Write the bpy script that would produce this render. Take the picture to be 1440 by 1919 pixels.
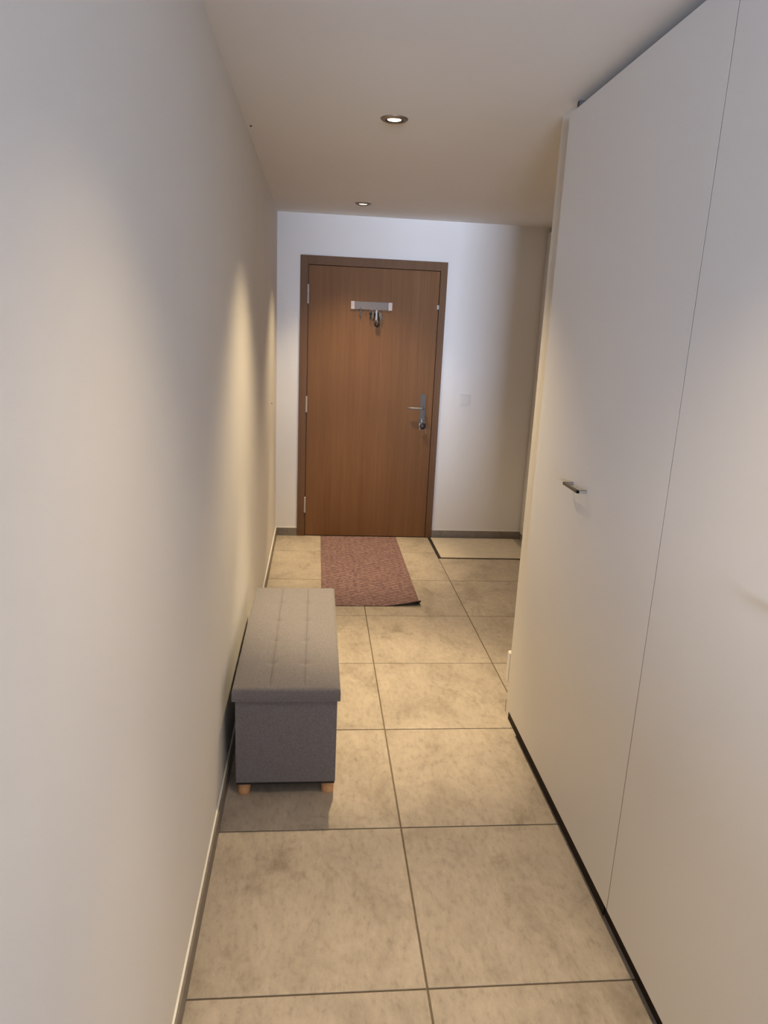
import bpy, bmesh, math, random
from mathutils import Vector, Matrix

random.seed(4)
scene = bpy.context.scene
for o in list(bpy.data.objects):
    bpy.data.objects.remove(o)
COL = scene.collection

# ------------------------------------------------------------------ camera
CAM_POS = Vector((0.2976, 0.0, 1.611))
YAW, PITCH, ROLL, F_PX = 0.1007, -0.2527, 0.0451, 1339.53
fw = Vector((math.sin(YAW) * math.cos(PITCH), math.cos(YAW) * math.cos(PITCH), math.sin(PITCH)))
rt0 = Vector((math.cos(YAW), -math.sin(YAW), 0))
up0 = rt0.cross(fw)
rt = math.cos(ROLL) * rt0 + math.sin(ROLL) * up0
up = -math.sin(ROLL) * rt0 + math.cos(ROLL) * up0
cam_data = bpy.data.cameras.new('camera')
cam = bpy.data.objects.new('camera', cam_data)
COL.objects.link(cam)
M3 = Matrix((rt, up, -fw)).transposed()
cam.matrix_world = Matrix.Translation(CAM_POS) @ M3.to_4x4()
cam_data.sensor_fit = 'VERTICAL'
cam_data.sensor_height = 36.0
cam_data.lens = 36.0 * F_PX / 1919.0
cam_data.clip_start = 0.02
scene.camera = cam

# ------------------------------------------------------------------ world (daylight outside the window of the room behind the camera)
world = bpy.data.worlds.new('world')
scene.world = world
world.use_nodes = True
bg = world.node_tree.nodes['Background']
bg.inputs[0].default_value = (0.66, 0.77, 1.0, 1)
bg.inputs[1].default_value = 150.0
scene.view_settings.view_transform = 'Standard'
scene.view_settings.look = 'None'
scene.view_settings.gamma = 1.0
scene.view_settings.use_curve_mapping = False
scene.view_settings.exposure = 0.09
LAMP_COLOR = (1.0, 0.76, 0.44)
LAMP_POWER = 295.0

# dimensions of the place (metres), left wall at x = 0, camera at y = 0
H = 2.366            # ceiling
YB = 5.427           # wall with the entrance door
XR = 1.951           # fronts of the far wardrobe
XD = 1.121           # fronts of the near wardrobe
XP = 1.151           # end wall beside the near wardrobe
Y_PIER0, Y_PIER1 = 2.582, 2.755
Y_OPEN = -0.60       # where the corridor opens into the room behind
Y_WIN = -7.0
WX0, WX1, WZ0, WZ1 = -1.1, 0.5, 0.9, 2.25   # window of the room behind

# window of the room behind: a portal that lets the daylight in
pl = bpy.data.lights.new('window_portal', 'AREA')
pl.shape = 'RECTANGLE'
pl.size, pl.size_y = WX1 - WX0, WZ1 - WZ0
pl.cycles.is_portal = True
po = bpy.data.objects.new('window_portal', pl)
po.location = ((WX0 + WX1) / 2, Y_WIN - 0.02, (WZ0 + WZ1) / 2)
po.rotation_euler = (math.radians(90), 0, 0)
COL.objects.link(po)

# ------------------------------------------------------------------ helpers: materials
def new_mat(name):
    m = bpy.data.materials.new(name)
    m.use_nodes = True
    nt = m.node_tree
    return m, nt, nt.nodes['Principled BSDF']

def N(nt, typ, **kw):
    n = nt.nodes.new(typ)
    for k, v in kw.items():
        if k.startswith('i_'):
            key = k[2:]
            key = int(key) if key.isdigit() else key.replace('_', ' ')
            n.inputs[key].default_value = v
        else:
            setattr(n, k, v)
    return n

def ramp(nt, fac, stops):
    r = nt.nodes.new('ShaderNodeValToRGB')
    el = r.color_ramp.elements
    while len(el) < len(stops):
        el.new(0.5)
    for e, (p, c) in zip(el, stops):
        e.position = p
        e.color = (*c, 1) if len(c) == 3 else c
    nt.links.new(fac, r.inputs[0])
    return r

def plain(name, col, rough=0.6, metal=0.0, noise=0.0, nscale=40, bump=0.0, bscale=200, spec=0.5):
    m, nt, b = new_mat(name)
    b.inputs['Roughness'].default_value = rough
    b.inputs['Metallic'].default_value = metal
    b.inputs['Specular IOR Level'].default_value = spec
    tc = N(nt, 'ShaderNodeTexCoord')
    nz = N(nt, 'ShaderNodeTexNoise', i_Scale=nscale, i_Detail=4.0)
    nt.links.new(tc.outputs['Object'], nz.inputs['Vector'])
    k = noise
    r = ramp(nt, nz.outputs['Fac'], [(0.3, tuple(c * (1 - k) for c in col)), (0.7, tuple(min(1, c * (1 + k)) for c in col))])
    nt.links.new(r.outputs[0], b.inputs['Base Color'])
    if bump:
        nb = N(nt, 'ShaderNodeTexNoise', i_Scale=bscale, i_Detail=3.0)
        nt.links.new(tc.outputs['Object'], nb.inputs['Vector'])
        bp = N(nt, 'ShaderNodeBump', i_Strength=bump, i_Distance=0.002)
        nt.links.new(nb.outputs['Fac'], bp.inputs['Height'])
        nt.links.new(bp.outputs[0], b.inputs['Normal'])
    return m

MAT = {}
MAT['wall'] = plain('wall_paint', (0.80, 0.785, 0.765), 0.75, noise=0.015, nscale=2.0, bump=0.08, bscale=350, spec=0.25)
MAT['ceiling'] = plain('ceiling_paint', (0.80, 0.785, 0.765), 0.85, noise=0.012, nscale=1.5, bump=0.06, bscale=300, spec=0.2)
MAT['caulk'] = plain('white_caulk', (0.84, 0.83, 0.80), 0.5, noise=0.03)
MAT['lacquer'] = plain('white_lacquer', (0.675, 0.655, 0.63), 0.38, noise=0.006, nscale=1.2, spec=0.35)
MAT['carcass'] = plain('wardrobe_board', (0.16, 0.15, 0.145), 0.6, noise=0.01)  # board darkened to deepen the shade in the gap above the wardrobe
MAT['plinth'] = plain('dark_plinth', (0.020, 0.013, 0.009), 0.7, noise=0.1, spec=0.2)
MAT['grout'] = plain('grout', (0.17, 0.135, 0.10), 0.9, noise=0.12, nscale=60)
MAT['steel'] = plain('brushed_steel', (0.30, 0.28, 0.255), 0.55, metal=0.85, noise=0.05, nscale=120)
MAT['chrome'] = plain('chrome', (0.34, 0.34, 0.35), 0.40, metal=1.0)
MAT['nickel'] = plain('satin_nickel_ring', (0.34, 0.29, 0.25), 0.42, metal=1.0, noise=0.03)
MAT['dark'] = plain('dark_baffle', (0.035, 0.028, 0.022), 0.6)
MAT['plate'] = plain('satin_plate', (0.13, 0.115, 0.105), 0.62, metal=0.6, noise=0.04, nscale=90)
MAT['gap_shade'] = plain('grey_gap_shade', (0.085, 0.080, 0.078), 0.9, spec=0.1)  # dark grey standing in for shade in the wardrobe top gap
MAT['bar'] = plain('handle_steel', (0.20, 0.175, 0.145), 0.5, metal=0.8, noise=0.04)
MAT['hinge'] = plain('hinge_steel', (0.46, 0.42, 0.38), 0.5, metal=0.3, noise=0.03)
MAT['black'] = plain('black_plastic', (0.012, 0.011, 0.012), 0.45)
MAT['rubber'] = plain('black_rubber', (0.018, 0.013, 0.010), 0.8, noise=0.2)
MAT['blackboard'] = plain('bench_base', (0.015, 0.014, 0.016), 0.8)
MAT['white_plastic'] = plain('white_plastic', (0.74, 0.71, 0.68), 0.4, noise=0.01)
MAT['rack_grey'] = plain('rack_grey', (0.20, 0.175, 0.165), 0.65, noise=0.04)
MAT['rack_white'] = plain('rack_white', (0.56, 0.47, 0.42), 0.6, noise=0.04)
MAT['brown_leather'] = plain('dark_leather', (0.020, 0.010, 0.006), 0.5, noise=0.2)

def wood(name, c0, c1, c2, rough=0.58, sx=26.0):
    m, nt, b = new_mat(name)
    b.inputs['Roughness'].default_value = rough
    b.inputs['Specular IOR Level'].default_value = 0.2
    tc = N(nt, 'ShaderNodeTexCoord')
    mp = N(nt, 'ShaderNodeMapping')
    mp.inputs['Scale'].default_value = (sx, sx, 0.9)
    nt.links.new(tc.outputs['Object'], mp.inputs['Vector'])
    n1 = N(nt, 'ShaderNodeTexNoise', i_Scale=1.0, i_Detail=6.0, i_Roughness=0.6, i_Distortion=0.35)
    nt.links.new(mp.outputs[0], n1.inputs['Vector'])
    mp2 = N(nt, 'ShaderNodeMapping')
    mp2.inputs['Scale'].default_value = (190, 190, 5.0)
    nt.links.new(tc.outputs['Object'], mp2.inputs['Vector'])
    n2 = N(nt, 'ShaderNodeTexNoise', i_Scale=1.0, i_Detail=3.0)
    nt.links.new(mp2.outputs[0], n2.inputs['Vector'])
    mx = N(nt, 'ShaderNodeMath', operation='MULTIPLY_ADD')
    mx.inputs[1].default_value = 0.35
    nt.links.new(n2.outputs['Fac'], mx.inputs[0])
    sc = N(nt, 'ShaderNodeMath', operation='MULTIPLY')
    sc.inputs[1].default_value = 0.65
    nt.links.new(n1.outputs['Fac'], sc.inputs[0])
    nt.links.new(sc.outputs[0], mx.inputs[2])
    r = ramp(nt, mx.outputs[0], [(0.32, c0), (0.5, c1), (0.68, c2)])
    nt.links.new(r.outputs[0], b.inputs['Base Color'])
    bp = N(nt, 'ShaderNodeBump', i_Strength=0.12, i_Distance=0.001)
    nt.links.new(n2.outputs['Fac'], bp.inputs['Height'])
    nt.links.new(bp.outputs[0], b.inputs['Normal'])
    return m

MAT['door_wood'] = wood('oak_veneer', (0.156, 0.071, 0.026), (0.186, 0.087, 0.033), (0.214, 0.104, 0.042))
MAT['frame_wood'] = wood('oak_frame', (0.130, 0.067, 0.034), (0.156, 0.082, 0.042), (0.174, 0.094, 0.049))
MAT['leg_wood'] = wood('beech', (0.60, 0.34, 0.16), (0.66, 0.38, 0.19), (0.70, 0.42, 0.22), rough=0.5, sx=60)

def tile_mat(name, dark, mid, light, rough=0.5):
    m, nt, b = new_mat(name)
    b.inputs['Specular IOR Level'].default_value = 0.35
    tc = N(nt, 'ShaderNodeTexCoord')
    oi = N(nt, 'ShaderNodeObjectInfo')
    off = N(nt, 'ShaderNodeVectorMath', operation='SCALE')
    off.inputs['Scale'].default_value = 37.0
    cmb = N(nt, 'ShaderNodeCombineXYZ')
    nt.links.new(oi.outputs['Random'], cmb.inputs[0])
    nt.links.new(oi.outputs['Random'], cmb.inputs[1])
    nt.links.new(cmb.outputs[0], off.inputs[0])
    add = N(nt, 'ShaderNodeVectorMath', operation='ADD')
    nt.links.new(tc.outputs['Object'], add.inputs[0])
    nt.links.new(off.outputs[0], add.inputs[1])
    mp = N(nt, 'ShaderNodeMapping')
    mp.inputs['Scale'].default_value = (1.5, 1.0, 1.0)
    nt.links.new(add.outputs[0], mp.inputs['Vector'])
    big = N(nt, 'ShaderNodeTexNoise', i_Scale=4.2, i_Detail=10.0, i_Roughness=0.65, i_Distortion=0.5)
    nt.links.new(mp.outputs[0], big.inputs['Vector'])
    r = ramp(nt, big.outputs['Fac'], [(0.30, dark), (0.47, mid), (0.66, light)])
    # fine speckle and short streaks of the concrete print
    mp2 = N(nt, 'ShaderNodeMapping')
    mp2.inputs['Scale'].default_value = (55.0, 24.0, 40.0)
    nt.links.new(add.outputs[0], mp2.inputs['Vector'])
    fine = N(nt, 'ShaderNodeTexNoise', i_Scale=1.0, i_Detail=6.0, i_Roughness=0.7)
    nt.links.new(mp2.outputs[0], fine.inputs['Vector'])
    fr = ramp(nt, fine.outputs['Fac'], [(0.30, (0.74, 0.73, 0.715)), (0.46, (0.96, 0.96, 0.96)), (0.58, (1.02, 1.02, 1.02)), (0.74, (1.12, 1.12, 1.11))])
    mix = N(nt, 'ShaderNodeMix', data_type='RGBA', blend_type='MULTIPLY')
    mix.inputs[0].default_value = 1.0
    nt.links.new(r.outputs[0], mix.inputs[6])
    nt.links.new(fr.outputs[0], mix.inputs[7])
    # worn darker smudges
    sm = N(nt, 'ShaderNodeTexNoise', i_Scale=2.6, i_Detail=7.0, i_Roughness=0.7, i_Distortion=1.2)
    nt.links.new(add.outputs[0], sm.inputs['Vector'])
    smr = ramp(nt, sm.outputs['Fac'], [(0.58, (1, 1, 1)), (0.72, (0.72, 0.70, 0.66))])
    mix2 = N(nt, 'ShaderNodeMix', data_type='RGBA', blend_type='MULTIPLY')
    mix2.inputs[0].default_value = 1.0
    nt.links.new(mix.outputs[2], mix2.inputs[6])
    nt.links.new(smr.outputs[0], mix2.inputs[7])
    nt.links.new(mix2.outputs[2], b.inputs['Base Color'])
    rr = N(nt, 'ShaderNodeMapRange')
    rr.inputs[3].default_value = rough - 0.06
    rr.inputs[4].default_value = rough + 0.1
    nt.links.new(fine.outputs['Fac'], rr.inputs[0])
    nt.links.new(rr.outputs[0], b.inputs['Roughness'])
    bp = N(nt, 'ShaderNodeBump', i_Strength=0.10, i_Distance=0.001)
    nt.links.new(fine.outputs['Fac'], bp.inputs['Height'])
    nt.links.new(bp.outputs[0], b.inputs['Normal'])
    return m

MAT['tile'] = tile_mat('concrete_tile', (0.310, 0.265, 0.218), (0.410, 0.357, 0.300), (0.475, 0.416, 0.350))
MAT['base_tile'] = tile_mat('baseboard_tile', (0.20, 0.175, 0.155), (0.235, 0.205, 0.18), (0.27, 0.235, 0.205))

def fabric(name, col, var=0.25):
    m, nt, b = new_mat(name)
    b.inputs['Roughness'].default_value = 0.95
    b.inputs['Specular IOR Level'].default_value = 0.15
    b.inputs['Sheen Weight'].default_value = 0.25
    b.inputs['Sheen Roughness'].default_value = 0.5
    tc = N(nt, 'ShaderNodeTexCoord')
    n = N(nt, 'ShaderNodeTexNoise', i_Scale=160.0, i_Detail=4.0, i_Roughness=0.75)
    nt.links.new(tc.outputs['Object'], n.inputs['Vector'])
    r = ramp(nt, n.outputs['Fac'], [(0.30, tuple(c * (1 - var) for c in col)), (0.72, tuple(c * (1 + var) for c in col))])
    nt.links.new(r.outputs[0], b.inputs['Base Color'])
    vo = N(nt, 'ShaderNodeTexVoronoi', i_Scale=700.0)
    nt.links.new(tc.outputs['Object'], vo.inputs['Vector'])
    bp = N(nt, 'ShaderNodeBump', i_Strength=0.35, i_Distance=0.001)
    nt.links.new(vo.outputs['Distance'], bp.inputs['Height'])
    nt.links.new(bp.outputs[0], b.inputs['Normal'])
    return m

MAT['fabric'] = fabric('grey_linen', (0.182, 0.171, 0.181))
MAT['seam'] = fabric('grey_thread', (0.10, 0.092, 0.092))

def rug_material():
    m, nt, b = new_mat('mauve_rug')
    b.inputs['Roughness'].default_value = 0.95
    b.inputs['Specular IOR Level'].default_value = 0.1
    tc = N(nt, 'ShaderNodeTexCoord')
    nz = N(nt, 'ShaderNodeTexNoise', i_Scale=9.0, i_Detail=3.0)
    nt.links.new(tc.outputs['Object'], nz.inputs['Vector'])
    sp = N(nt, 'ShaderNodeSeparateXYZ')
    nt.links.new(tc.outputs['Object'], sp.inputs[0])
    def mth(op, a, bb=None, c=None):
        n = N(nt, 'ShaderNodeMath', operation=op)
        for i, v in enumerate((a, bb, c)):
            if v is None:
                continue
            if isinstance(v, (int, float)):
                n.inputs[i].default_value = v
            else:
                nt.links.new(v, n.inputs[i])
        return n.outputs[0]
    wob = mth('MULTIPLY', mth('SUBTRACT', nz.outputs['Fac'], 0.5), 0.05)
    x = mth('ADD', sp.outputs[0], wob)
    y = mth('ADD', sp.outputs[1], wob)
    # trellis: two mirrored zigzags
    zz = mth('PINGPONG', x, 0.036)
    u1 = mth('ADD', y, mth('MULTIPLY', zz, 0.62))
    u2 = mth('SUBTRACT', y, mth('MULTIPLY', zz, 0.62))
    d1 = mth('PINGPONG', u1, 0.0223)
    d2 = mth('PINGPONG', u2, 0.0223)
    l1 = mth('LESS_THAN', d1, 0.0055)
    l2 = mth('LESS_THAN', d2, 0.0055)
    line = mth('MAXIMUM', l1, l2)
    fn = N(nt, 'ShaderNodeTexNoise', i_Scale=45.0, i_Detail=4.0, i_Roughness=0.7)
    nt.links.new(tc.outputs['Object'], fn.inputs['Vector'])
    fac = mth('MULTIPLY', line, mth('MAXIMUM', mth('MULTIPLY_ADD', fn.outputs['Fac'], 2.6, -0.95), 0.0))
    base = ramp(nt, fn.outputs['Fac'], [(0.3, (0.130, 0.078, 0.088)), (0.7, (0.250, 0.158, 0.160))])
    mix = N(nt, 'ShaderNodeMix', data_type='RGBA')
    nt.links.new(fac, mix.inputs[0])
    nt.links.new(base.outputs[0], mix.inputs[6])
    mix.inputs[7].default_value = (0.38, 0.26, 0.235, 1)
    nt.links.new(mix.outputs[2], b.inputs['Base Color'])
    f2 = N(nt, 'ShaderNodeTexNoise', i_Scale=380.0, i_Detail=2.0)
    nt.links.new(tc.outputs['Object'], f2.inputs['Vector'])
    bp = N(nt, 'ShaderNodeBump', i_Strength=0.6, i_Distance=0.003)
    nt.links.new(mth('ADD', f2.outputs['Fac'], line), bp.inputs['Height'])
    nt.links.new(bp.outputs[0], b.inputs['Normal'])
    return m
MAT['rug'] = rug_material()
MAT['mat_top'] = plain('beige_mat', (0.56, 0.50, 0.42), 0.85, noise=0.06, nscale=14, bump=0.3, bscale=500)

def emission(name, col, strength):
    m, nt, b = new_mat(name)
    nz = N(nt, 'ShaderNodeTexVoronoi', i_Scale=55.0)
    tc = N(nt, 'ShaderNodeTexCoord')
    nt.links.new(tc.outputs['Object'], nz.inputs['Vector'])
    b.inputs['Base Color'].default_value = (0.8, 0.75, 0.7, 1)
    b.inputs['Emission Color'].default_value = (*col, 1)
    r = N(nt, 'ShaderNodeMapRange')
    r.inputs[1].default_value = 0.0
    r.inputs[2].default_value = 0.5
    r.inputs[3].default_value = strength
    r.inputs[4].default_value = strength * 0.5
    nt.links.new(nz.outputs['Distance'], r.inputs[0])
    nt.links.new(r.outputs[0], b.inputs['Emission Strength'])
    return m
MAT['lens'] = emission('lamp_lens', (1.0, 0.86, 0.66), 9.0)

# ------------------------------------------------------------------ helpers: geometry
def link_mesh(name, bm, mat, parent=None, smooth=False, loc=None):
    me = bpy.data.meshes.new(name)
    bm.normal_update()
    bm.to_mesh(me)
    bm.free()
    me.materials.append(mat)
    if smooth:
        for p in me.polygons:
            p.use_smooth = True
    o = bpy.data.objects.new(name, me)
    COL.objects.link(o)
    if parent:
        o.parent = parent
    if loc is not None:
        o.location = loc
    return o

def add_box(bm, lo, hi, bevel=0.0, seg=2):
    tmp = bmesh.new()
    bmesh.ops.create_cube(tmp, size=1.0)
    s = [hi[i] - lo[i] for i in range(3)]
    c = [(hi[i] + lo[i]) / 2 for i in range(3)]
    for v in tmp.verts:
        v.co = Vector((v.co.x * s[0] + c[0], v.co.y * s[1] + c[1], v.co.z * s[2] + c[2]))
    if bevel > 0:
        bmesh.ops.bevel(tmp, geom=list(tmp.edges), offset=bevel, segments=seg, affect='EDGES', profile=0.7)
    me = bpy.data.meshes.new('tmp')
    tmp.to_mesh(me)
    tmp.free()
    bm.from_mesh(me)
    bpy.data.meshes.remove(me)

def box(name, lo, hi, mat, parent=None, bevel=0.0, seg=2, base=None):
    """box given in world coordinates; its parent (an Empty at `base`) is translated only"""
    b = base if base is not None else ((parent['_base']) if parent and '_base' in parent else (0, 0, 0))
    bm = bmesh.new()
    c = Vector(((lo[0] + hi[0]) / 2, (lo[1] + hi[1]) / 2, lo[2]))
    add_box(bm, tuple(lo[i] - c[i] for i in range(3)), tuple(hi[i] - c[i] for i in range(3)), bevel, seg)
    o = link_mesh(name, bm, mat, parent)
    o.location = c - Vector(b)
    return o

def tag(o, label=None, cat=None, group=None, kind=None):
    if label:
        o['label'] = label
    if cat:
        o['category'] = cat
    if group:
        o['group'] = group
    if kind:
        o['kind'] = kind
    return o

def thing(name, loc, label, cat, group=None, kind=None):
    o = bpy.data.objects.new(name, None)
    o.empty_display_size = 0.05
    o.location = loc
    COL.objects.link(o)
    o['_base'] = list(loc)
    return tag(o, label, cat, group, kind)

def add_cyl(bm, p0, p1, r0, r1=None, seg=24):
    p0, p1 = Vector(p0), Vector(p1)
    r1 = r0 if r1 is None else r1
    d = p1 - p0
    q = Vector((0, 0, 1)).rotation_difference(d.normalized()).to_matrix().to_4x4()
    mt = Matrix.Translation((p0 + p1) / 2) @ q
    bmesh.ops.create_cone(bm, cap_ends=True, segments=seg, radius1=r0, radius2=r1, depth=d.length, matrix=mt)

def add_lathe(bm, prof, center=(0, 0, 0), seg=40, closed=False):
    rings = []
    for r, z in prof:
        rings.append([bm.verts.new((center[0] + r * math.cos(2 * math.pi * k / seg), center[1] + r * math.sin(2 * math.pi * k / seg), center[2] + z)) for k in range(seg)])
    n = len(rings)
    rng = range(n) if closed else range(n - 1)
    for i in rng:
        a, b = rings[i], rings[(i + 1) % n]
        for k in range(seg):
            bm.faces.new((a[k], a[(k + 1) % seg], b[(k + 1) % seg], b[k]))
    if not closed:
        for ring, rev in ((rings[0], True), (rings[-1], False)):
            bm.faces.new(list(reversed(ring)) if rev else ring)
    bmesh.ops.recalc_face_normals(bm, faces=bm.faces)

def add_tube(bm, pts, r, seg=10, closed=False):
    pts = [Vector(p) for p in pts]
    n = len(pts)
    rings = []
    ref = Vector((0.123, 0.456, 0.88)).normalized()
    for i, p in enumerate(pts):
        a = pts[(i - 1) % n] if (closed or i > 0) else p
        b = pts[(i + 1) % n] if (closed or i < n - 1) else p
        t = (b - a).normalized()
        u = ref.cross(t).normalized()
        v = t.cross(u)
        rings.append([bm.verts.new(p + r * (math.cos(2 * math.pi * k / seg) * u + math.sin(2 * math.pi * k / seg) * v)) for k in range(seg)])
    for i in range(n if closed else n - 1):
        a, b = rings[i], rings[(i + 1) % n]
        for k in range(seg):
            bm.faces.new((a[k], a[(k + 1) % seg], b[(k + 1) % seg], b[k]))
    if not closed:
        bm.faces.new(list(reversed(rings[0])))
        bm.faces.new(rings[-1])
    bmesh.ops.recalc_face_normals(bm, faces=bm.faces)

def prism(bm, outline, axis, lo, hi):
    """extrude a 2-D outline (list of pairs) along an axis"""
    def mk(p, d):
        if axis == 1:
            return (p[0], d, p[1])
        if axis == 0:
            return (d, p[0], p[1])
        return (p[0], p[1], d)
    a = [bm.verts.new(mk(p, lo)) for p in outline]
    b = [bm.verts.new(mk(p, hi)) for p in outline]
    n = len(outline)
    for i in range(n):
        bm.faces.new((a[i], a[(i + 1) % n], b[(i + 1) % n], b[i]))
    bm.faces.new(list(reversed(a)))
    bm.faces.new(b)
    bmesh.ops.recalc_face_normals(bm, faces=bm.faces)

# ------------------------------------------------------------------ the setting
# floor slab (grout bed) with real tiles
floor = box('floor', (-2.6, Y_WIN - 0.2, -0.12), (3.4, YB + 0.25, -0.004), MAT['grout'])
tag(floor, 'floor of large square grey-beige concrete-look tiles', 'floor', kind='structure')
TX = [0.002, 0.6063, 1.2063, 1.8063, 1.99]
TY0 = 1.4244
JOINT = 0.0027
tile_mesh = {}
for j in range(-4, 7):
    y0, y1 = TY0 + 0.6 * j, TY0 + 0.6 * (j + 1)
    y1 = min(y1, YB - 0.001)
    for i in range(4):
        x0, x1 = TX[i], TX[i + 1]
        if i == 3 and y0 < 2.0:
            continue
        if i == 2 and y1 < 2.7:
            x1 = 1.30
            if y0 < 1.0:
                pass
        key = (round(x1 - x0, 3), round(y1 - y0, 3))
        if key not in tile_mesh:
            bm = bmesh.new()
            w, d = (x1 - x0) / 2 - JOINT, (y1 - y0) / 2 - JOINT
            add_box(bm, (-w, -d, -0.004), (w, d, 0.0), bevel=0.0009, seg=1)
            me = bpy.data.meshes.new('floor_tile')
            bm.to_mesh(me)
            bm.free()
            me.materials.append(MAT['tile'])
            tile_mesh[key] = me
        t = bpy.data.objects.new('floor_tile', tile_mesh[key])
        COL.objects.link(t)
        t.parent = floor
        t.location = Vector(((x0 + x1) / 2, (y0 + y1) / 2, 0.0)) - floor.location
# plain paving of the room behind the camera
ft = box('floor_slab', (-2.5, Y_WIN, -0.004), (3.3, TY0 + 0.6 * -4 - 0.003, 0.0), MAT['tile'], floor, base=floor.location)

ceiling = box('ceiling', (-2.6, Y_WIN - 0.2, H), (3.4, YB + 0.25, H + 0.15), MAT['ceiling'])
tag(ceiling, 'smooth white plaster ceiling with recessed spotlights', 'ceiling', kind='structure')
sp = box('plaster_speck', (0.012, 3.180, H - 0.003), (0.020, 3.190, H), MAT['dark'], ceiling, base=ceiling.location)

wall_left = box('wall_left', (-0.15, Y_OPEN, 0), (0, YB, H), MAT['wall'])
tag(wall_left, 'plain white painted corridor wall running along the left', 'wall', kind='structure')
bm = bmesh.new()
add_cyl(bm, (-0.001, 4.86, 1.085), (0.003, 4.86, 1.085), 0.005, seg=10)
nail = link_mesh('nail', bm, MAT['dark'], wall_left)
nail.location = -wall_left.location

# wall with the entrance door: one mesh around the opening
FL, FR, FT = 0.1652, 1.2318, 2.0862      # outer edges of the door frame
bm = bmesh.new()
add_box(bm, (-0.15, YB, 0), (FL + 0.02, YB + 0.2, H))
add_box(bm, (FR - 0.02, YB, 0), (2.75, YB + 0.2, H))
add_box(bm, (FL + 0.02, YB, FT - 0.02), (FR - 0.02, YB + 0.2, H))
wall_back = link_mesh('wall_back', bm, MAT['wall'])
tag(wall_back, 'white end wall around the brown entrance door', 'wall', kind='structure')

wall_pier = box('wall_corner', (XP, Y_PIER0, 0), (1.80, Y_PIER1, H), MAT['lacquer'], bevel=0.004)
tag(wall_pier, 'narrow white wall end beyond the tall white wardrobe doors', 'wall', kind='structure')
wall_right = box('wall_right', (1.80, Y_OPEN, 0), (1.95, 2.655, H), MAT['wall'])
tag(wall_right, 'white wall behind the near wardrobe', 'wall', kind='structure')
wall_right2 = box('wall_right_hall', (2.58, 2.655, 0), (2.73, YB, H), MAT['wall'])
tag(wall_right2, 'white wall behind the wardrobe in the hall', 'wall', kind='structure')
wall_r3 = box('wall_right_return', (1.80, 2.655, 0), (2.58, 2.755, H), MAT['wall'])
tag(wall_r3, 'short white wall closing the hall towards the wardrobe', 'wall', kind='structure')

# the room behind the camera: closed shell with one large window
bm = bmesh.new()
add_box(bm, (-2.6, Y_WIN, 0), (-2.45, Y_OPEN, H))
add_box(bm, (3.25, Y_WIN, 0), (3.4, Y_OPEN, H))
add_box(bm, (-2.45, Y_OPEN - 0.12, 0), (-0.15, Y_OPEN, H))
add_box(bm, (1.95, Y_OPEN - 0.12, 0), (3.25, Y_OPEN, H))
room = link_mesh('wall_living_room', bm, MAT['wall'])
tag(room, 'white walls of the room behind the corridor', 'wall', kind='structure')
bm = bmesh.new()
add_box(bm, (-2.6, Y_WIN - 0.2, 0), (WX0, Y_WIN, H))
add_box(bm, (WX1, Y_WIN - 0.2, 0), (3.4, Y_WIN, H))
add_box(bm, (WX0, Y_WIN - 0.2, WZ1), (WX1, Y_WIN, H))
add_box(bm, (WX0, Y_WIN - 0.2, 0), (WX1, Y_WIN, WZ0))
ww = link_mesh('wall_window', bm, MAT['wall'])
tag(ww, 'white window wall of the room behind the corridor', 'wall', kind='structure')

half = box('wall_daylight_block', (-1.2, -1.32, 0), (1.0, -1.20, 1.10), MAT['wall'])  # added unseen partition, keeps low daylight off the bench front
tag(half, 'added unseen waist-high white partition blocking low daylight behind the corridor', 'wall', kind='structure')

# baseboards: pieces of tile with a white caulk line on top
def baseboard(name, lo, hi, n_axis, label):
    r = thing(name, ((lo[0] + hi[0]) / 2, (lo[1] + hi[1]) / 2, 0), label, 'baseboard', kind='structure')
    a0, a1 = lo[n_axis], hi[n_axis]
    p = a0
    while p < a1 - 0.01:
        q = min(p + 0.6, a1)
        l, h = list(lo), list(hi)
        l[n_axis], h[n_axis] = p + 0.0008, q - 0.0008
        box('tile_strip', l, h, MAT['base_tile'], r, bevel=0.001, seg=1)
        p = q
    l, h = list(lo), list(hi)
    l[2], h[2] = hi[2], hi[2] + 0.005
    if n_axis == 1:
        h[0] = lo[0] + 0.005
    elif name == 'baseboard_corner':
        h[1] = lo[1] + 0.005
    else:
        l[1] = hi[1] - 0.005
    o = box('caulk_line', l, h, MAT['caulk'], r)
    return r
baseboard('baseboard_left', (0.0003, Y_OPEN + 0.01, 0.0005), (0.011, YB - 0.0005, 0.062), 1, 'grey tile baseboard with white caulk along the left wall')
baseboard('baseboard_back', (0.0115, YB - 0.011, 0.0005), (FL - 0.0005, YB - 0.0003, 0.062), 0, 'short grey tile baseboard left of the entrance door')
baseboard('baseboard_hall', (FR + 0.0005, YB - 0.011, 0.0005), (XR + 0.01, YB - 0.0003, 0.062), 0, 'grey tile baseboard right of the entrance door')
baseboard('baseboard_corner', (XP, Y_PIER1 + 0.0003, 0.0005), (1.79, Y_PIER1 + 0.011, 0.062), 0, 'grey tile baseboard round the wall end by the wardrobe')

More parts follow.
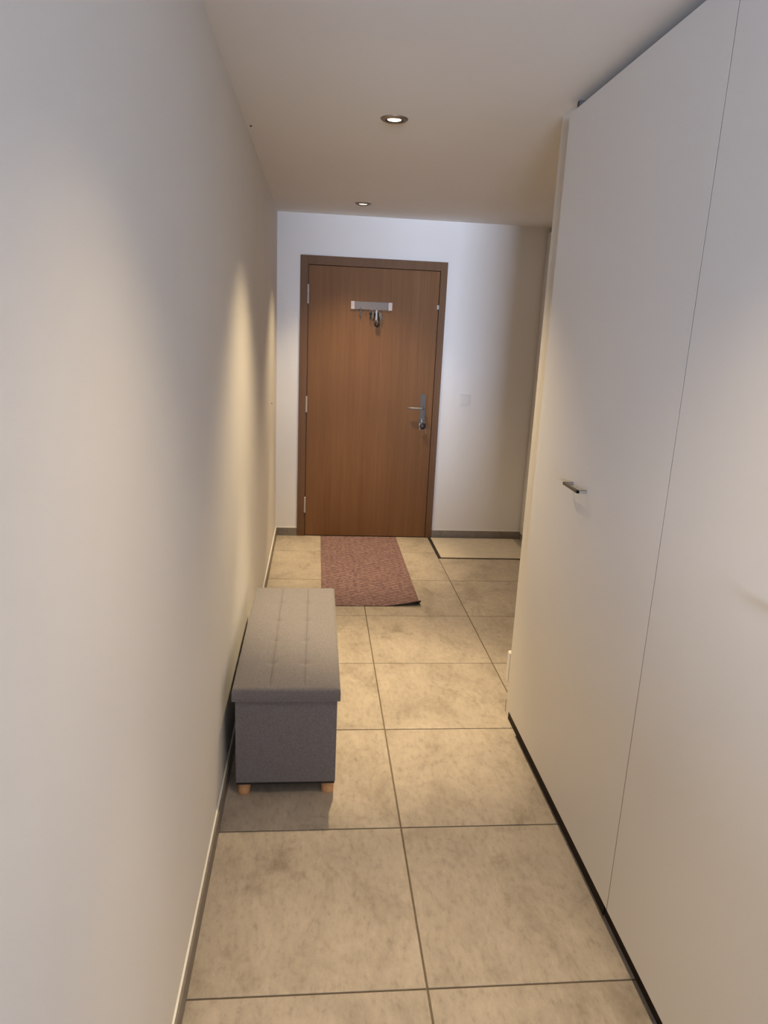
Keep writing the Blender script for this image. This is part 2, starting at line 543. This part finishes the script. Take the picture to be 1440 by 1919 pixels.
# ------------------------------------------------------------------ entrance door
DL, DR, DT = 0.2271, 1.1792, 2.0206
door = thing('door_1', ((DL + DR) / 2, YB, 0), 'brown oak veneer entrance door with steel lever handle', 'door', kind='structure')
y0, y1 = YB - 0.014, YB + 0.09
G = 0.0035
fr = bmesh.new()
box('door_jamb', (FL, y0, 0.0005), (DL - G, y1, FT), MAT['frame_wood'], door, bevel=0.0015)
box('door_jamb', (DR + G, y0, 0.0005), (FR, y1, FT), MAT['frame_wood'], door, bevel=0.0015)
box('door_head', (DL - G, y0, DT + G), (DR + G, y1, FT), MAT['frame_wood'], door, bevel=0.0015)
fr.free()
box('door_stop', (DL - G, YB + 0.045, 0.0), (DL + 0.014, y1, DT + G), MAT['dark'], door)
box('door_stop', (DR - 0.014, YB + 0.045, 0.0), (DR + G, y1, DT + G), MAT['dark'], door)
box('door_stop', (DL + 0.014, YB + 0.045, DT - 0.014), (DR - 0.014, y1, DT + G), MAT['dark'], door)
box('light_block_panel', (DL - G, y1, 0.0), (DR + G, y1 + 0.02, DT + G), MAT['dark'], door)  # added board hidden behind the leaf, stops sky light leaking round the door
box('threshold', (DL - G, YB + 0.045, -0.003), (DR + G, y1, 0.006), MAT['dark'], door)
leaf = box('door_leaf', (DL, YB - 0.006, 0.006), (DR, YB + 0.040, DT), MAT['door_wood'], door, bevel=0.002)
DB = door['_base']
def door_part(name, bm, mat, smooth=False, parent=None):
    o = link_mesh(name, bm, mat, parent or door, smooth)
    o.location = -Vector(DB) if parent is None else -Vector(DB) - parent.location
    return o
yf = YB - 0.006
for z0, z1 in ((1.757, 1.886), (0.970, 1.085), (0.193, 0.312)):
    bm = bmesh.new()
    xh = DL - G / 2 - 0.001
    zc = (z0 + z1) / 2
    add_cyl(bm, (xh, yf - 0.011, z0), (xh, yf - 0.011, zc - 0.0006), 0.0072, seg=16)
    add_cyl(bm, (xh, yf - 0.011, zc + 0.0006), (xh, yf - 0.011, z1), 0.0072, seg=16)
    add_cyl(bm, (xh, yf - 0.011, z1), (xh, yf - 0.011, z1 + 0.004), 0.0072, 0.003, seg=16)
    add_cyl(bm, (xh, yf - 0.011, z0 - 0.004), (xh, yf - 0.011, z0), 0.003, 0.0072, seg=16)
    tag(door_part('hinge', bm, MAT['hinge']), 'satin steel hinge')
# escutcheon plate with rounded ends
HX, HZ = 1.1035, 1.030
bm = bmesh.new()
w, hh, rr = 0.0215, 0.118, 0.020
zc = HZ - 0.012
out = []
for cx_, cz_, a0 in ((w - rr, hh - rr, 0), (-(w - rr), hh - rr, 90), (-(w - rr), -(hh - rr), 180), (w - rr, -(hh - rr), 270)):
    for k in range(7):
        a = math.radians(a0 + 15 * k)
        out.append((HX + cx_ + rr * math.cos(a), zc + cz_ + rr * math.sin(a)))
prism(bm, out, 1, yf - 0.008, yf)
plate = door_part('handle_plate', bm, MAT['plate'])
bm = bmesh.new()
add_cyl(bm, (HX, yf - 0.008, HZ), (HX, yf - 0.046, HZ), 0.0095, seg=20)
pts = [(HX + 0.006, yf - 0.048, HZ), (HX - 0.012, yf - 0.050, HZ), (HX - 0.06, yf - 0.051, HZ), (HX - 0.122, yf - 0.049, HZ)]
add_tube(bm, pts, 0.0092, seg=14)
lever = door_part('lever_handle', bm, MAT['steel'], smooth=True)
bm = bmesh.new()
LZ = HZ - 0.088
add_cyl(bm, (HX, yf - 0.008, LZ), (HX, yf - 0.016, LZ), 0.0085, seg=18)
add_box(bm, (HX - 0.005, yf - 0.016, LZ - 0.022), (HX + 0.005, yf - 0.008, LZ - 0.006), 0.002)
door_part('lock_cylinder', bm, MAT['chrome'])
bm = bmesh.new()
add_box(bm, (DR - 0.010, yf - 0.004, 1.755), (DR + 0.006, yf - 0.0005, 1.785), 0.001)
door_part('latch_plate', bm, MAT['steel'])

# ------------------------------------------------------------------ keys
def key_shape(bm, p, d, length=0.055, head=0.012, normal=(0, 1, 0)):
    """a flat key hanging from p in direction d"""
    d = Vector(d).normalized()
    n = Vector(normal)
    s = d.cross(n).normalized()
    p = Vector(p)
    th = 0.0011
    out = []
    for k in range(10):
        a = math.radians(-60 - 26.6 * k + 180)
        out.append(p + d * head * (1 + math.cos(a) * -1) * 1.0 + s * head * math.sin(a))
    # simple bow (disc) plus notched blade
    bmesh.ops.create_cone(bm, cap_ends=True, segments=18, radius1=head, radius2=head, depth=2 * th,
                          matrix=Matrix.Translation(p + d * head) @ Vector((0, 0, 1)).rotation_difference(n).to_matrix().to_4x4())
    blade = [(0.0, -0.0042), (0.0, 0.0042), (0.72, 0.0042), (0.82, 0.0018), (0.86, 0.0042), (0.94, 0.0040), (1.0, 0.0), (0.95, -0.0042),
             (0.80, -0.0020), (0.70, -0.0042), (0.60, -0.0022), (0.50, -0.0042)]
    L = length - 2 * head
    st = p + d * (2 * head - 0.002)
    a = [bm.verts.new(st + d * (u * L) + s * v - n * th) for u, v in blade]
    b = [bm.verts.new(st + d * (u * L) + s * v + n * th) for u, v in blade]
    k = len(blade)
    for i in range(k):
        bm.faces.new((a[i], a[(i + 1) % k], b[(i + 1) % k], b[i]))
    bm.faces.new(list(reversed(a)))
    bm.faces.new(b)
    bmesh.ops.recalc_face_normals(bm, faces=bm.faces)

def ring_pts(c, r, ax0, ax1, n=24):
    c, ax0, ax1 = Vector(c), Vector(ax0).normalized(), Vector(ax1).normalized()
    return [c + r * (math.cos(2 * math.pi * k / n) * ax0 + math.sin(2 * math.pi * k / n) * ax1) for k in range(n)]

def rel(o, parent):
    o.location = -Vector(parent['_base'])
    return o

# the bunch left in the lock
kb = thing('key_bunch', (HX, yf - 0.016, LZ - 0.10), 'bunch of keys with black fob hanging in the door lock', 'keys')
bm = bmesh.new()
key_shape(bm, (HX, yf - 0.050, LZ), (0, 1, 0), 0.036, 0.011, (1, 0, 0))
rel(link_mesh('lock_key', bm, MAT['steel'], kb), kb)
bm = bmesh.new()
add_tube(bm, ring_pts((HX - 0.003, yf - 0.045, LZ - 0.014), 0.017, (1, 0.25, 0), (0, 0.1, 1)), 0.0013, 8, True)
rel(link_mesh('split_ring', bm, MAT['chrome'], kb, True), kb)
bm = bmesh.new()
add_lathe(bm, [(0.004, -0.0), (0.017, -0.004), (0.022, -0.016), (0.021, -0.034), (0.014, -0.044), (0.004, -0.047)], (HX + 0.004, yf - 0.042, LZ - 0.024), 20)
for v in bm.verts:
    v.co.y = yf - 0.042 + (v.co.y - (yf - 0.042)) * 0.45
rel(link_mesh('key_fob', bm, MAT['black'], kb, True), kb)
bm = bmesh.new()
key_shape(bm, (HX + 0.012, yf - 0.030, LZ - 0.028), (0.32, 0, -1), 0.082, 0.0125, Vector((0.4, 1, 0.15)).normalized())
rel(link_mesh('key', bm, MAT['chrome'], kb), kb)
bm = bmesh.new()
key_shape(bm, (HX - 0.012, yf - 0.036, LZ - 0.022), (-0.10, 0, -1), 0.058, 0.0125, (0, 1, 0))
rel(link_mesh('key', bm, MAT['steel'], kb), kb)

# key rack on the door
RX0, RX1, RZ0, RZ1 = 0.535, 0.837, 1.731, 1.785
rack = thing('key_rack', ((RX0 + RX1) / 2, yf, RZ0), 'slim grey hook rack with white ends mounted on the brown door', 'key rack')
box('back_board', (RX0 + 0.026, yf - 0.013, RZ0), (RX1 - 0.028, yf - 0.0005, RZ1), MAT['rack_grey'], rack, bevel=0.0015)
box('end_cap', (RX0, yf - 0.0145, RZ0 - 0.001), (RX0 + 0.0258, yf - 0.0005, RZ1 + 0.001), MAT['rack_white'], rack, bevel=0.002)
box('end_cap', (RX1 - 0.0278, yf - 0.0145, RZ0 - 0.001), (RX1, yf - 0.0005, RZ1 + 0.001), MAT['rack_white'], rack, bevel=0.002)
HOOKS = [RX0 + 0.030 + k * (RX1 - RX0 - 0.062) / 6 for k in range(7)]
for hx in HOOKS:
    bm = bmesh.new()
    z = RZ0 + 0.016
    pts = [(hx, yf - 0.0125, z), (hx, yf - 0.020, z - 0.002)]
    for k in range(8):
        a = math.radians(90 + 180 * k / 7)
        pts.append((hx, yf - 0.026 + 0.007 * math.cos(a) * 1.0 - 0.0, z - 0.012 - 0.010 + 0.010 * math.sin(a)))
    pts = [(hx, yf - 0.0125, z), (hx, yf - 0.015, z - 0.006), (hx, yf - 0.0155, z - 0.020), (hx, yf - 0.018, z - 0.027),
           (hx, yf - 0.024, z - 0.029), (hx, yf - 0.029, z - 0.025), (hx, yf - 0.030, z - 0.017)]
    add_tube(bm, pts, 0.0022, 8)
    rel(link_mesh('hook', bm, MAT['steel'], rack, True), rack)

def hook_tip(k):
    return Vector((HOOKS[k], yf - 0.022, RZ0 + 0.016 - 0.026))

# main bunch: ring, keys, metal tag and a dark leather fob
h = hook_tip(4)
b1 = thing('key_bunch', (h.x, h.y, h.z - 0.12), 'large key bunch with dark round fob hanging right of centre on the hook rack', 'keys', 'keys hanging on the hook rack')
bm = bmesh.new()
add_tube(bm, ring_pts(h + Vector((0.004, -0.004, -0.012)), 0.016, (1, 0.2, 0), (0, 0.1, 1)), 0.0014, 8, True)
rel(link_mesh('split_ring', bm, MAT['chrome'], b1, True), b1)
bm = bmesh.new()
add_box(bm, (h.x - 0.010, h.y - 0.018, h.z - 0.064), (h.x + 0.004, h.y - 0.010, h.z + 0.010), 0.003)
rel(link_mesh('metal_tag', bm, MAT['steel'], b1), b1)
bm = bmesh.new()
add_lathe(bm, [(0.003, 0.0), (0.006, -0.004), (0.0075, -0.014), (0.006, -0.018)], (h.x + 0.004, h.y - 0.010, h.z - 0.060), 16)
rel(link_mesh('swivel', bm, MAT['chrome'], b1, True), b1)
bm = bmesh.new()
add_lathe(bm, [(0.004, 0.0), (0.015, -0.004), (0.019, -0.016), (0.018, -0.027), (0.010, -0.035), (0.003, -0.037)], (h.x + 0.004, h.y - 0.010, h.z - 0.076), 20)
rel(link_mesh('leather_fob', bm, MAT['brown_leather'], b1, True), b1)
for dx, dd, ln, mt in ((0.016, (0.30, 0, -1), 0.072, 'steel'), (0.020, (0.55, 0, -1), 0.058, 'chrome'), (0.010, (0.12, 0, -1), 0.066, 'black'), (-0.010, (-0.25, 0, -1), 0.060, 'black')):
    bm = bmesh.new()
    key_shape(bm, h + Vector((dx, -0.006 - abs(dx) * 0.2, -0.010)), dd, ln, 0.0125, Vector((0.55 if dx > 0.012 else -0.5, 1, 0.1)).normalized())
    rel(link_mesh('key', bm, MAT[mt], b1), b1)
# second, smaller bunch
h = hook_tip(3)
b2 = thing('key_bunch', (h.x, h.y, h.z - 0.08), 'small bunch of two dark keys near the middle of the hook rack', 'keys', 'keys hanging on the hook rack')
bm = bmesh.new()
add_tube(bm, ring_pts(h + Vector((0.0, -0.003, -0.002)), 0.012, (1, 0.15, 0), (0, 0.1, 1)), 0.0014, 8, True)
rel(link_mesh('split_ring', bm, MAT['chrome'], b2, True), b2)
for dx, dd, ln, mt in ((-0.004, (-0.10, 0, -1), 0.056, 'black'), (0.006, (0.22, 0, -1), 0.060, 'steel')):
    bm = bmesh.new()
    key_shape(bm, h + Vector((dx, -0.005, -0.008)), dd, ln, 0.0115, Vector((0.5, 1, 0.1)).normalized())
    rel(link_mesh('key', bm, MAT[mt], b2), b2)
h = hook_tip(1)
b3 = thing('key', (h.x + 0.01, h.y, h.z - 0.04), 'single small dark key on the left half of the hook rack', 'keys', 'keys hanging on the hook rack')
bm = bmesh.new()
add_tube(bm, ring_pts(h + Vector((0.0, -0.003, 0.004)), 0.009, (1, 0.15, 0), (0, 0.1, 1)), 0.0013, 8, True)
rel(link_mesh('split_ring', bm, MAT['black'], b3, True), b3)
bm = bmesh.new()
key_shape(bm, h + Vector((0.0, -0.004, 0.0)), (0.05, 0, -1), 0.036, 0.009, (0, 1, 0))
rel(link_mesh('key_blade', bm, MAT['black'], b3), b3)

# ------------------------------------------------------------------ light switch
sw = thing('light_switch', (1.428, YB, 1.058), 'white square light switch on the wall right of the door', 'light switch')
box('switch_plate', (1.386, YB - 0.010, 1.059), (1.470, YB - 0.0003, 1.143), MAT['white_plastic'], sw, bevel=0.003)
rk = box('rocker', (1.398, YB - 0.0150, 1.071), (1.458, YB - 0.0101, 1.131), MAT['white_plastic'], sw, bevel=0.002)

# double socket on the end of the wall beside the wardrobe
so = thing('wall_socket', (1.205, Y_PIER1, 0.12), 'white socket plate low on the wall end beside the wardrobe', 'socket')
box('socket_plate', (1.156, Y_PIER1 + 0.0003, 0.120), (1.240, Y_PIER1 + 0.012, 0.275), MAT['white_plastic'], so, bevel=0.003)
for zc in (0.160, 0.235):
    bm = bmesh.new()
    add_cyl(bm, (1.198, Y_PIER1 + 0.0121, zc), (1.198, Y_PIER1 + 0.0145, zc), 0.027, seg=28)
    rel(link_mesh('socket_insert', bm, MAT['white_plastic'], so), so)

ad = thing('plug_adapter', (1.178, Y_PIER1 + 0.03, 0.14), 'white plug-in adapter low beside the wardrobe end, barely peeking out', 'adapter')
box('adapter_body', (1.1515, Y_PIER1 + 0.0150, 0.135), (1.206, Y_PIER1 + 0.048, 0.272), MAT['white_plastic'], ad, bevel=0.006, seg=3)
box('adapter_foot', (1.172, Y_PIER1 + 0.0146, 0.200), (1.200, Y_PIER1 + 0.0154, 0.262), MAT['white_plastic'], ad)

# ------------------------------------------------------------------ wardrobes
def u_handle(name, parent, x, ya, yb, z, depth=0.032, axis=1):
    """flat U shaped bar handle standing off a front that faces -x"""
    bm = bmesh.new()
    t = 0.0045
    hgt = 0.0045
    add_box(bm, (x - depth, ya, z - hgt), (x - depth + 2 * t, yb, z + hgt), 0.001, 1)
    add_box(bm, (x - depth, ya, z - hgt), (x - 0.0003, ya + 2 * t, z + hgt), 0.001, 1)
    add_box(bm, (x - depth, yb - 2 * t, z - hgt), (x - 0.0003, yb, z + hgt), 0.001, 1)
    o = link_mesh(name, bm, MAT['bar'], parent)
    tag(o, 'slim steel bar handle')
    return o

ZB, ZT = 0.0855, 2.326
wd = thing('wardrobe', (1.45, 1.05, 0), 'tall white built-in wardrobe with flat doors along the right side', 'wardrobe')
WB = Vector(wd['_base'])
box('carcass', (XD + 0.0215, -0.43, ZB), (1.79, 2.578, ZT - 0.003), MAT['carcass'], wd)
for ya, yb in ((1.5665, 2.5765), (0.5550, 1.5640), (-0.42, 0.5525)):
    d = box('wardrobe_door', (XD, ya, ZB), (XD + 0.020, yb, ZT), MAT['lacquer'], wd, bevel=0.0004, seg=1)
    hy = ya + 0.484 if ya > 1.5 else (ya + 0.40)
    o = u_handle('handle', d, XD, hy, hy + 0.128, 1.153)
    o.location = -(WB + d.location)
box('plinth', (1.1480, 1.632, 0.0005), (1.1505, 2.580, ZB - 0.004), MAT['plinth'], wd)
box('plinth', (1.1480, 2.580, 0.0005), (1.1507, 2.700, 0.030), MAT['plinth'], wd)
box('plinth', (1.1530, -0.42, 0.0005), (1.170, 1.630, ZB - 0.002), MAT['plinth'], wd)
box('back_panel', (1.72, -0.43, 0.0005), (1.79, 2.578, ZB - 0.0005), MAT['carcass'], wd)

box('blocker_side_panel', (XD + 0.003, -0.452, 0.0005), (1.79, -0.432, H - 0.001), MAT['lacquer'], wd, bevel=0.0005, seg=1)  # added unseen panel up to the ceiling, blocks window light along the top gap
box('gap_shade_block', (XD + 0.024, 2.562, ZT - 0.002), (1.79, 2.5805, H - 0.0008), MAT['gap_shade'], wd)  # added dark block, hides the lit wall face so the gap end looks shaded
for ys_ in (1.56525, 0.55375):
    box('seam_shade_strip', (XD + 0.0002, ys_ - 0.00118, ZB), (XD + 0.019, ys_ + 0.00118, ZT), MAT['dark'], wd)  # dark strip standing in for the shade in the gap between doors
w2 = thing('wardrobe', (2.25, 4.2, 0), 'white wardrobe at the far right of the hall, mostly hidden behind the wall end', 'wardrobe')
W2B = Vector(w2['_base'])
Y2A, Y2B = 2.90, YB - 0.014
box('carcass', (XR + 0.0215, Y2A, ZB), (2.57, Y2B, ZT - 0.003), MAT['carcass'], w2)
n = 3
for k in range(n):
    ya = Y2A + (Y2B - Y2A) * k / n + 0.001
    yb = Y2A + (Y2B - Y2A) * (k + 1) / n - 0.001
    d = box('wardrobe_door', (XR, ya, 0.055), (XR + 0.020, yb, ZT), MAT['lacquer'], w2, bevel=0.0012)
    o = u_handle('handle', d, XR, ya + 0.06, ya + 0.186, 1.160)
    o.location = -(W2B + d.location)
box('plinth', (XR + 0.022, Y2A, 0.0005), (XR + 0.038, Y2B, ZB - 0.001), MAT['plinth'], w2)
box('back_panel', (2.50, Y2A, 0.0005), (2.57, Y2B, ZB - 0.0005), MAT['carcass'], w2)

# ------------------------------------------------------------------ storage bench
BX0, BX1, BY0, BY1, BZ = 0.036, 0.399, 2.181, 3.143, 0.430
LIDZ = 0.378
bench = thing('storage_bench', ((BX0 + BX1) / 2, (BY0 + BY1) / 2, 0), 'long grey fabric storage bench with tufted lid on short wooden legs', 'bench')
BB = Vector(bench['_base'])
bx0, bx1, by0, by1 = 0.045, 0.3895, 2.198, 3.126
body = box('body', (bx0, by0, 0.058), (bx1, by1, LIDZ - 0.001), MAT['fabric'], bench, bevel=0.004)
box('base_board', (bx0 + 0.002, by0 + 0.002, 0.050), (bx1 - 0.002, by1 - 0.002, 0.0578), MAT['blackboard'], bench)
for lx in (bx0 + 0.0255, bx1 - 0.0255):
    for ly in (by0 + 0.034, by1 - 0.034):
        bm = bmesh.new()
        add_lathe(bm, [(0.0205, 0.0), (0.0215, 0.0015), (0.0245, 0.0495)], (0, 0, 0), 28)
        lg = link_mesh('leg', bm, MAT['leg_wood'], bench, True, Vector((lx, ly, 0.0003)) - BB)
        for p in lg.data.polygons:
            p.use_smooth = len(p.vertices) == 4
# padded lid: dense grid with tufts, two long seams and four faint cross folds
NX, NY = 60, 150
tx = [BX0 + (BX1 - BX0) * f for f in (0.345, 0.665)]
ty = [BY0 + (BY1 - BY0) * f for f in (0.20, 0.40, 0.60, 0.80)]
def lid_h(x, y):
    ex = min(x - BX0, BX1 - x)
    ey = min(y - BY0, BY1 - y)
    e = min(ex, ey)
    r = 0.014
    drop = 0.0
    if e < r:
        drop = r - math.sqrt(max(0.0, r * r - (r - e) ** 2))
    z = BZ - drop * 0.9
    z -= 0.004 * (1 - min(1, e / 0.07)) ** 2
    if e > 0.012:
        k = min(1.0, (e - 0.012) / 0.03)
        for sx in tx:
            z -= 0.0040 * k * math.exp(-((x - sx) / 0.0045) ** 2)
        for sy in ty:
            z -= 0.0006 * k * math.exp(-((y - sy) / 0.008) ** 2)
            for sx in tx:
                d2 = (x - sx) ** 2 + (y - sy) ** 2
                z -= 0.0060 * math.exp(-d2 / 0.00030) + 0.0022 * math.exp(-d2 / 0.0020)
    return z
def spaced(a, b, n, extra):
    vals = {a + (b - a) * i / n for i in range(n + 1)}
    for e in (0.001, 0.003, 0.006, 0.010):
        vals |= {a + e, b - e}
    return sorted(vals)
xs = sorted(set(spaced(BX0, BX1, NX, 0)) | {sx + d for sx in tx for d in (-0.0075, -0.0045, -0.002, 0.0, 0.002, 0.0045, 0.0075)})
ys = spaced(BY0, BY1, NY, 0)
bm = bmesh.new()
ctr = Vector(((BX0 + BX1) / 2, (BY0 + BY1) / 2, LIDZ))
grid = [[bm.verts.new(Vector((x, y, lid_h(x, y))) - ctr) for y in ys] for x in xs]
for i in range(len(xs) - 1):
    for j in range(len(ys) - 1):
        bm.faces.new((grid[i][j], grid[i + 1][j], grid[i + 1][j + 1], grid[i][j + 1]))
rim = [grid[i][0] for i in range(len(xs))] + [grid[-1][j] for j in range(1, len(ys))] + [grid[i][-1] for i in range(len(xs) - 2, -1, -1)] + [grid[0][j] for j in range(len(ys) - 2, 0, -1)]
prev = rim
for zz, ins in ((0.020, 0.0), (0.003, 0.0), (0.0, 0.003)):
    cur = []
    for v in rim:
        x = max(BX0 - ctr.x + ins, min(BX1 - ctr.x - ins, v.co.x))
        y = max(BY0 - ctr.y + ins, min(BY1 - ctr.y - ins, v.co.y))
        cur.append(bm.verts.new((x, y, zz)))
    for k in range(len(rim)):
        k2 = (k + 1) % len(rim)
        bm.faces.new((prev[k2], prev[k], cur[k], cur[k2]))
    prev = cur
bm.faces.new(list(reversed(prev)))
bmesh.ops.recalc_face_normals(bm, faces=bm.faces)
lid = link_mesh('lid', bm, MAT['fabric'], bench, True, ctr - BB)
for sx in tx:
    bm = bmesh.new()
    add_tube(bm, [(0.0, yy - ctr.y, lid_h(sx, yy) - ctr.z + 0.0002) for yy in ys if BY0 + 0.03 < yy < BY1 - 0.03], 0.0009, 6)
    link_mesh('seam', bm, MAT['seam'], lid, False, (sx - ctr.x, 0, 0))
for sx in tx:
    for sy in ty:
        bm = bmesh.new()
        z = lid_h(sx, sy) + 0.0005
        add_lathe(bm, [(0.0015, 0.0018), (0.0055, 0.0014), (0.0075, 0.0), (0.006, -0.0015)], (0, 0, 0), 14)
        link_mesh('tuft_button', bm, MAT['fabric'], lid, True, Vector((sx, sy, z)) - ctr)

# ------------------------------------------------------------------ rug with a lifted corner
RGX0, RGX1, RGY0, RGY1 = 0.352, 0.945, 3.965, 5.405
rug = thing('runner_rug', ((RGX0 + RGX1) / 2, (RGY0 + RGY1) / 2, 0), 'mauve patterned runner mat before the entrance door, one corner curling up', 'rug')
RB = Vector(rug['_base'])
def rug_z(x, y):
    fx = max(0.0, min(1.0, (x - (RGX1 - 0.20)) / 0.20))
    fy = max(0.0, min(1.0, 1 - (y - RGY0) / 0.060))
    return 0.036 * fx ** 1.1 * fy ** 1.35
def rug_mesh(z_lo, z_hi, mat, name, inset=0.0):
    bm = bmesh.new()
    gx = [RGX0 + inset + (RGX1 - RGX0 - 2 * inset) * i / 30 for i in range(31)]
    gy = [RGY0 + 0.07 * i / 20 for i in range(20)] + [RGY0 + 0.07 + (RGY1 - RGY0 - 0.07) * i / 40 for i in range(41)]
    top = [[bm.verts.new((x, y, rug_z(x, y) + z_hi)) for y in gy] for x in gx]
    bot = [[bm.verts.new((x, y, rug_z(x, y) + z_lo)) for y in gy] for x in gx]
    nx, ny = 31, 61
    for i in range(nx - 1):
        for j in range(ny - 1):
            bm.faces.new((top[i][j], top[i + 1][j], top[i + 1][j + 1], top[i][j + 1]))
            bm.faces.new((bot[i][j], bot[i][j + 1], bot[i + 1][j + 1], bot[i + 1][j]))
    for i in range(nx - 1):
        bm.faces.new((top[i][0], bot[i][0], bot[i + 1][0], top[i + 1][0]))
        bm.faces.new((top[i][-1], top[i + 1][-1], bot[i + 1][-1], bot[i][-1]))
    for j in range(ny - 1):
        bm.faces.new((top[0][j], top[0][j + 1], bot[0][j + 1], bot[0][j]))
        bm.faces.new((top[-1][j], bot[-1][j], bot[-1][j + 1], top[-1][j + 1]))
    bmesh.ops.recalc_face_normals(bm, faces=bm.faces)
    o = link_mesh(name, bm, mat, rug)
    o.location = -RB
    return o
rug_mesh(0.0005, 0.0022, MAT['rubber'], 'rubber_backing')
rug_mesh(0.0023, 0.0052, MAT['rug'], 'pile')

# ------------------------------------------------------------------ shoe mat on the right of the door
MX0, MX1, MY0, MY1 = 1.204, 1.900, 4.890, 5.408
sm = thing('shoe_mat', ((MX0 + MX1) / 2, (MY0 + MY1) / 2, 0), 'pale beige flat mat with dark edge on the floor right of the door', 'mat')
box('mat_edge', (MX0, MY0, 0.0004), (MX1, MY1, 0.0055), MAT['rubber'], sm, bevel=0.001)
box('mat_top', (MX0 + 0.020, MY0 + 0.0035, 0.0057), (MX1 - 0.004, MY1 - 0.012, 0.0080), MAT['mat_top'], sm, bevel=0.001)

# ------------------------------------------------------------------ recessed spotlights
def downlight(x, y, label, power=LAMP_POWER):
    d = thing('downlight', (x, y, H), label, 'spotlight', 'recessed ceiling spotlights')
    bm = bmesh.new()
    add_lathe(bm, [(0.034, -0.0003), (0.034, -0.006), (0.037, -0.0085), (0.043, -0.008), (0.051, -0.003), (0.052, -0.0003)], (0, 0, 0), 48, closed=True)
    link_mesh('trim_ring', bm, MAT['nickel'], d, True)
    bm = bmesh.new()
    add_lathe(bm, [(0.0265, -0.0003), (0.0265, -0.0045), (0.0335, -0.0062), (0.0335, -0.0003)], (0, 0, 0), 48, closed=True)
    link_mesh('baffle', bm, MAT['dark'], d, True)
    bm = bmesh.new()
    add_lathe(bm, [(0.004, -0.0062), (0.018, -0.0052), (0.026, -0.0038), (0.026, -0.0004)], (0, 0, 0), 36)
    link_mesh('lamp_lens', bm, MAT['lens'], d, True)
    for size, blend, share in ((46, 0.85, 0.60), (98, 1.0, 0.40)):      # bright core and soft spill of a reflector lamp
        l = bpy.data.lights.new('spot_beam', 'SPOT')
        l.energy = power * share
        l.color = LAMP_COLOR
        l.spot_size = math.radians(size)
        l.spot_blend = blend
        l.shadow_soft_size = 0.022
        lo = bpy.data.objects.new('spot_beam', l)
        COL.objects.link(lo)
        lo.parent = d
        lo.location = (0, 0, -0.012)
    return d
downlight(0.567, 2.940, 'recessed ceiling spotlight with nickel ring, the nearer of two')
downlight(0.567, 1.000, 'recessed ceiling spotlight above the viewer, outside the picture', 128.0)
downlight(0.569, 4.882, 'recessed ceiling spotlight close to the entrance door, the farther of two', 225.0)
